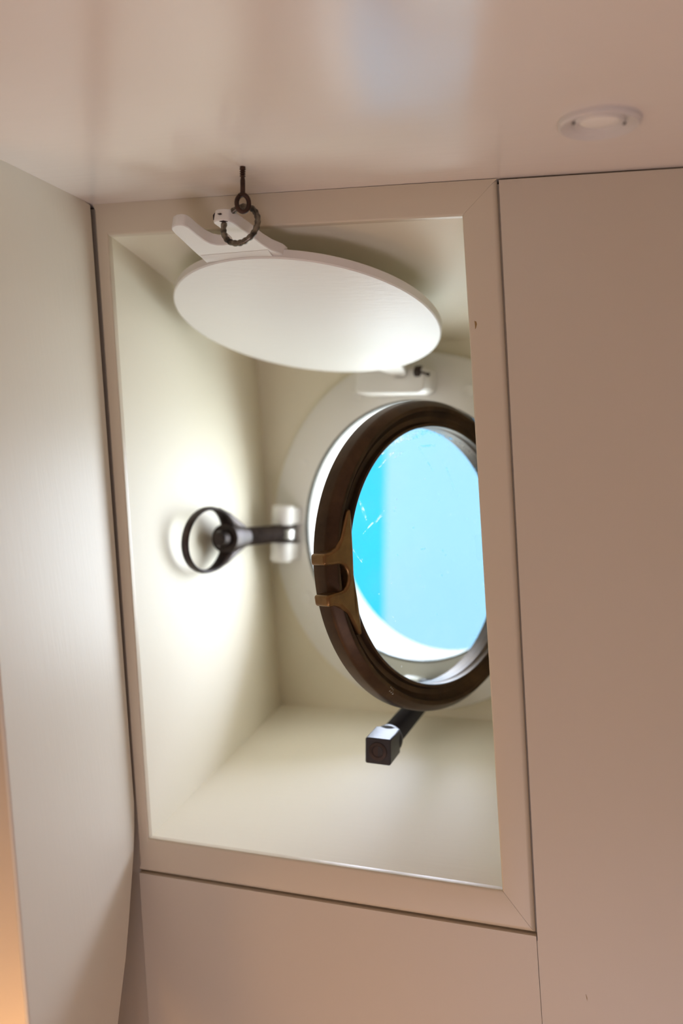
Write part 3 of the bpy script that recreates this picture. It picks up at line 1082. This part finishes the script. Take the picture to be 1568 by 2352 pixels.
# chips in the paint along the right prong
bm = bmesh.new()
for (a_, b_, ww, hh) in ((0.0, -1.398, 0.0007, 0.0024), (0.050, -1.4165, 0.0016, 0.0005)):
    prism(bm, DC + DX * a_ * RD + DY * b_ * RD, DX, DN, [(-ww, FH - 0.004 - 0.3 * hh), (ww * 0.5, FH - 0.004 - hh), (ww, FH - 0.004 + hh * 0.2), (ww * 0.1, FH - 0.004 + hh)], -0.0006, 0.0006, DY)
prism(bm, DC + DX * 0.075 * RD + DY * -1.404 * RD + DN * FH, DX, DY, [(-0.0030, -0.0002), (0.0, -0.0006), (0.0026, 0.0008), (0.0006, 0.0010), (-0.0016, 0.0006)], -0.0002, 0.0003, DN)
finish(bm, 'paint_chip', M_darkdot, fk)['label'] = 'dark chips in the paint of the prong tip'
# hinge tongue back to the block on the frame
bm = bmesh.new()
e0 = DC + (DX * 0.36 + DY * 0.90) * RD - DN * TD
e1 = hc + hu * 0.0515 + hv * 0.0080 + FN * 0.001
tx = hu
hexa(bm, [e0 - tx * 0.020, e0 + tx * 0.012, e0 + tx * 0.012 + DN * TD * 0.95, e0 - tx * 0.020 + DN * TD * 0.95,
          e1 - tx * 0.0038 + hv * 0.004, e1 + tx * 0.0038 + hv * 0.004, e1 + tx * 0.0038 - hv * 0.004, e1 - tx * 0.0038 - hv * 0.004])
lathe(bm, e1 - tx * 0.0038, tx, [(0, 0), (0.0052, 0), (0.0052, 0.0076), (0, 0.0076)], 20)
finish(bm, 'hinge_tongue', M_dead, dl, bevel=0.0008)
# pencilled / worn marks on the underside
for (px_, py_, ww, hh) in ((0.10, 0.62, 0.0010, 0.0006), (0.11, 0.70, 0.0012, 0.0010), (0.13, 0.75, 0.0009, 0.0007), (-0.33, -0.30, 0.0012, 0.0003), (-0.26, -0.31, 0.0008, 0.0003)):
    bm = bmesh.new()
    prism(bm, DC + DX * px_ * RD + DY * py_ * RD, DX, DY, [(-ww, 0), (-ww * 0.2, -hh), (ww, -hh * 0.3), (ww * 0.4, hh), (-ww * 0.5, hh * 0.7)], -0.0001, 0.00012, DN)
    finish(bm, 'wear_mark', M_lamp, dl)['label'] = 'faint grey wear mark'

# ------------------------------------------------------------------ ceiling hook and its ring
HK = world((-0.1845, 0.4764, 0.155))
ho = empty('ceiling_hook', HK, 'thin rusty screw eye hanging from the ceiling', 'hook')
bm = bmesh.new()
lathe(bm, HK + Vector((0, 0, 0.002)), Vector((0, 0, -1)),
      [(0, 0), (0.0017, 0), (0.0017, 0.003)] + [x for k in range(4) for x in ((0.0019, 0.0036 + k * 0.0013), (0.0012, 0.0042 + k * 0.0013))] + [(0.0015, 0.010), (0.0015, 0.0175), (0, 0.0178)], 16)
finish(bm, 'shank', M_tip, ho)
bm = bmesh.new()
ec = HK + Vector((0, 0, -0.0215))
vd = (ec - CAM).normalized()
ex_ = Vector((0.86, 0.5, 0.0)).normalized()
pts_ = []
for i in range(26):
    t = PI / 2 + 0.12 + (2 * PI + 0.5) * i / 25
    pts_.append(ec + ex_ * 0.0037 * math.cos(t) + Vector((0, 0, 1)) * (0.0050 * math.sin(t)) + ex_.cross(Vector((0, 0, 1))) * (0.0016 * (i / 25 - 0.5)))
tube(bm, [HK + Vector((0, 0, -0.0150))] + pts_, 0.00145, 12)
finish(bm, 'eye', M_tip, ho)

# ring normal follows the prong it holds
p_dir = -DY
rc = CAM + (world((-0.1861, 0.4764, 0.1208)) - CAM) * 1.012
up_ = (Vector((0, 0, 1)) - p_dir * p_dir.z).normalized()
sd_ = p_dir.cross(up_).normalized()
bm = bmesh.new()
ring_pts = [rc + up_ * 0.0124 * math.sin(2 * PI * i / 64) + sd_ * 0.0120 * math.cos(2 * PI * i / 64) for i in range(64)]
tube(bm, ring_pts, [0.00185 + 0.00025 * math.sin(i * 2 * PI / 64 * 21) for i in range(64)], 12, closed=True)
o = finish(bm, 'hook_ring', M_ringmix, origin=rc)
o['label'] = 'small ribbed dark metal ring hanging from the screw eye, round the cover prong'
o['category'] = 'ring'

# ------------------------------------------------------------------ recessed lamp in the ceiling
DLc = world((0.0208, 0.4468, 0.155))
rd = empty('recessed_downlight', DLc, 'small round recessed spotlight in the ceiling', 'ceiling light')
dn = Vector((0, 0, -1))
bm = bmesh.new()
lathe(bm, DLc, dn, [(0.0205, 0.0), (0.0205, 0.0022), (0.0192, 0.0034), (0.0150, 0.0022), (0.0132, 0.0010), (0.0126, -0.0002), (0.0126, 0.0)], 64)
finish(bm, 'bezel', M_lamp, rd)
bm = bmesh.new()
lathe(bm, DLc, dn, [(0.0128, 0.0009), (0.0118, 0.0020), (0.0108, 0.0018), (0.0098, 0.0010), (0.0098, 0.0002)], 64)
finish(bm, 'inner_ring', M_lamp, rd)
bm = bmesh.new()
lathe(bm, DLc, dn, [(0.0100, 0.0006), (0.0085, 0.0012), (0.0050, 0.0017), (0, 0.0019)], 48)
finish(bm, 'lamp_lens', M_refl, rd)['label'] = 'pale shiny lamp lens'
for s in (-1, 1):
    bm = bmesh.new()
    lathe(bm, DLc + Vector((0.0125 * s, 0.003 * s, 0)), dn, [(0, 0.0019), (0.0009, 0.0017), (0.0010, 0.0002)], 12)
    finish(bm, 'screw', M_darkdot, rd)['label'] = 'tiny dark screw'

# ------------------------------------------------------------------ daylight enters through the sleeve: guide the sky sampling there
pl = bpy.data.lights.new('porthole_portal', 'AREA')
pl.shape = 'DISK'; pl.size = 2 * (R_OPEN + 0.002)
pl.cycles.is_portal = True
po = bpy.data.objects.new('porthole_portal', pl)
COL.objects.link(po)
po.location = END + AX * 0.012
po.rotation_euler = (-AX).to_track_quat('-Z', 'Y').to_euler()
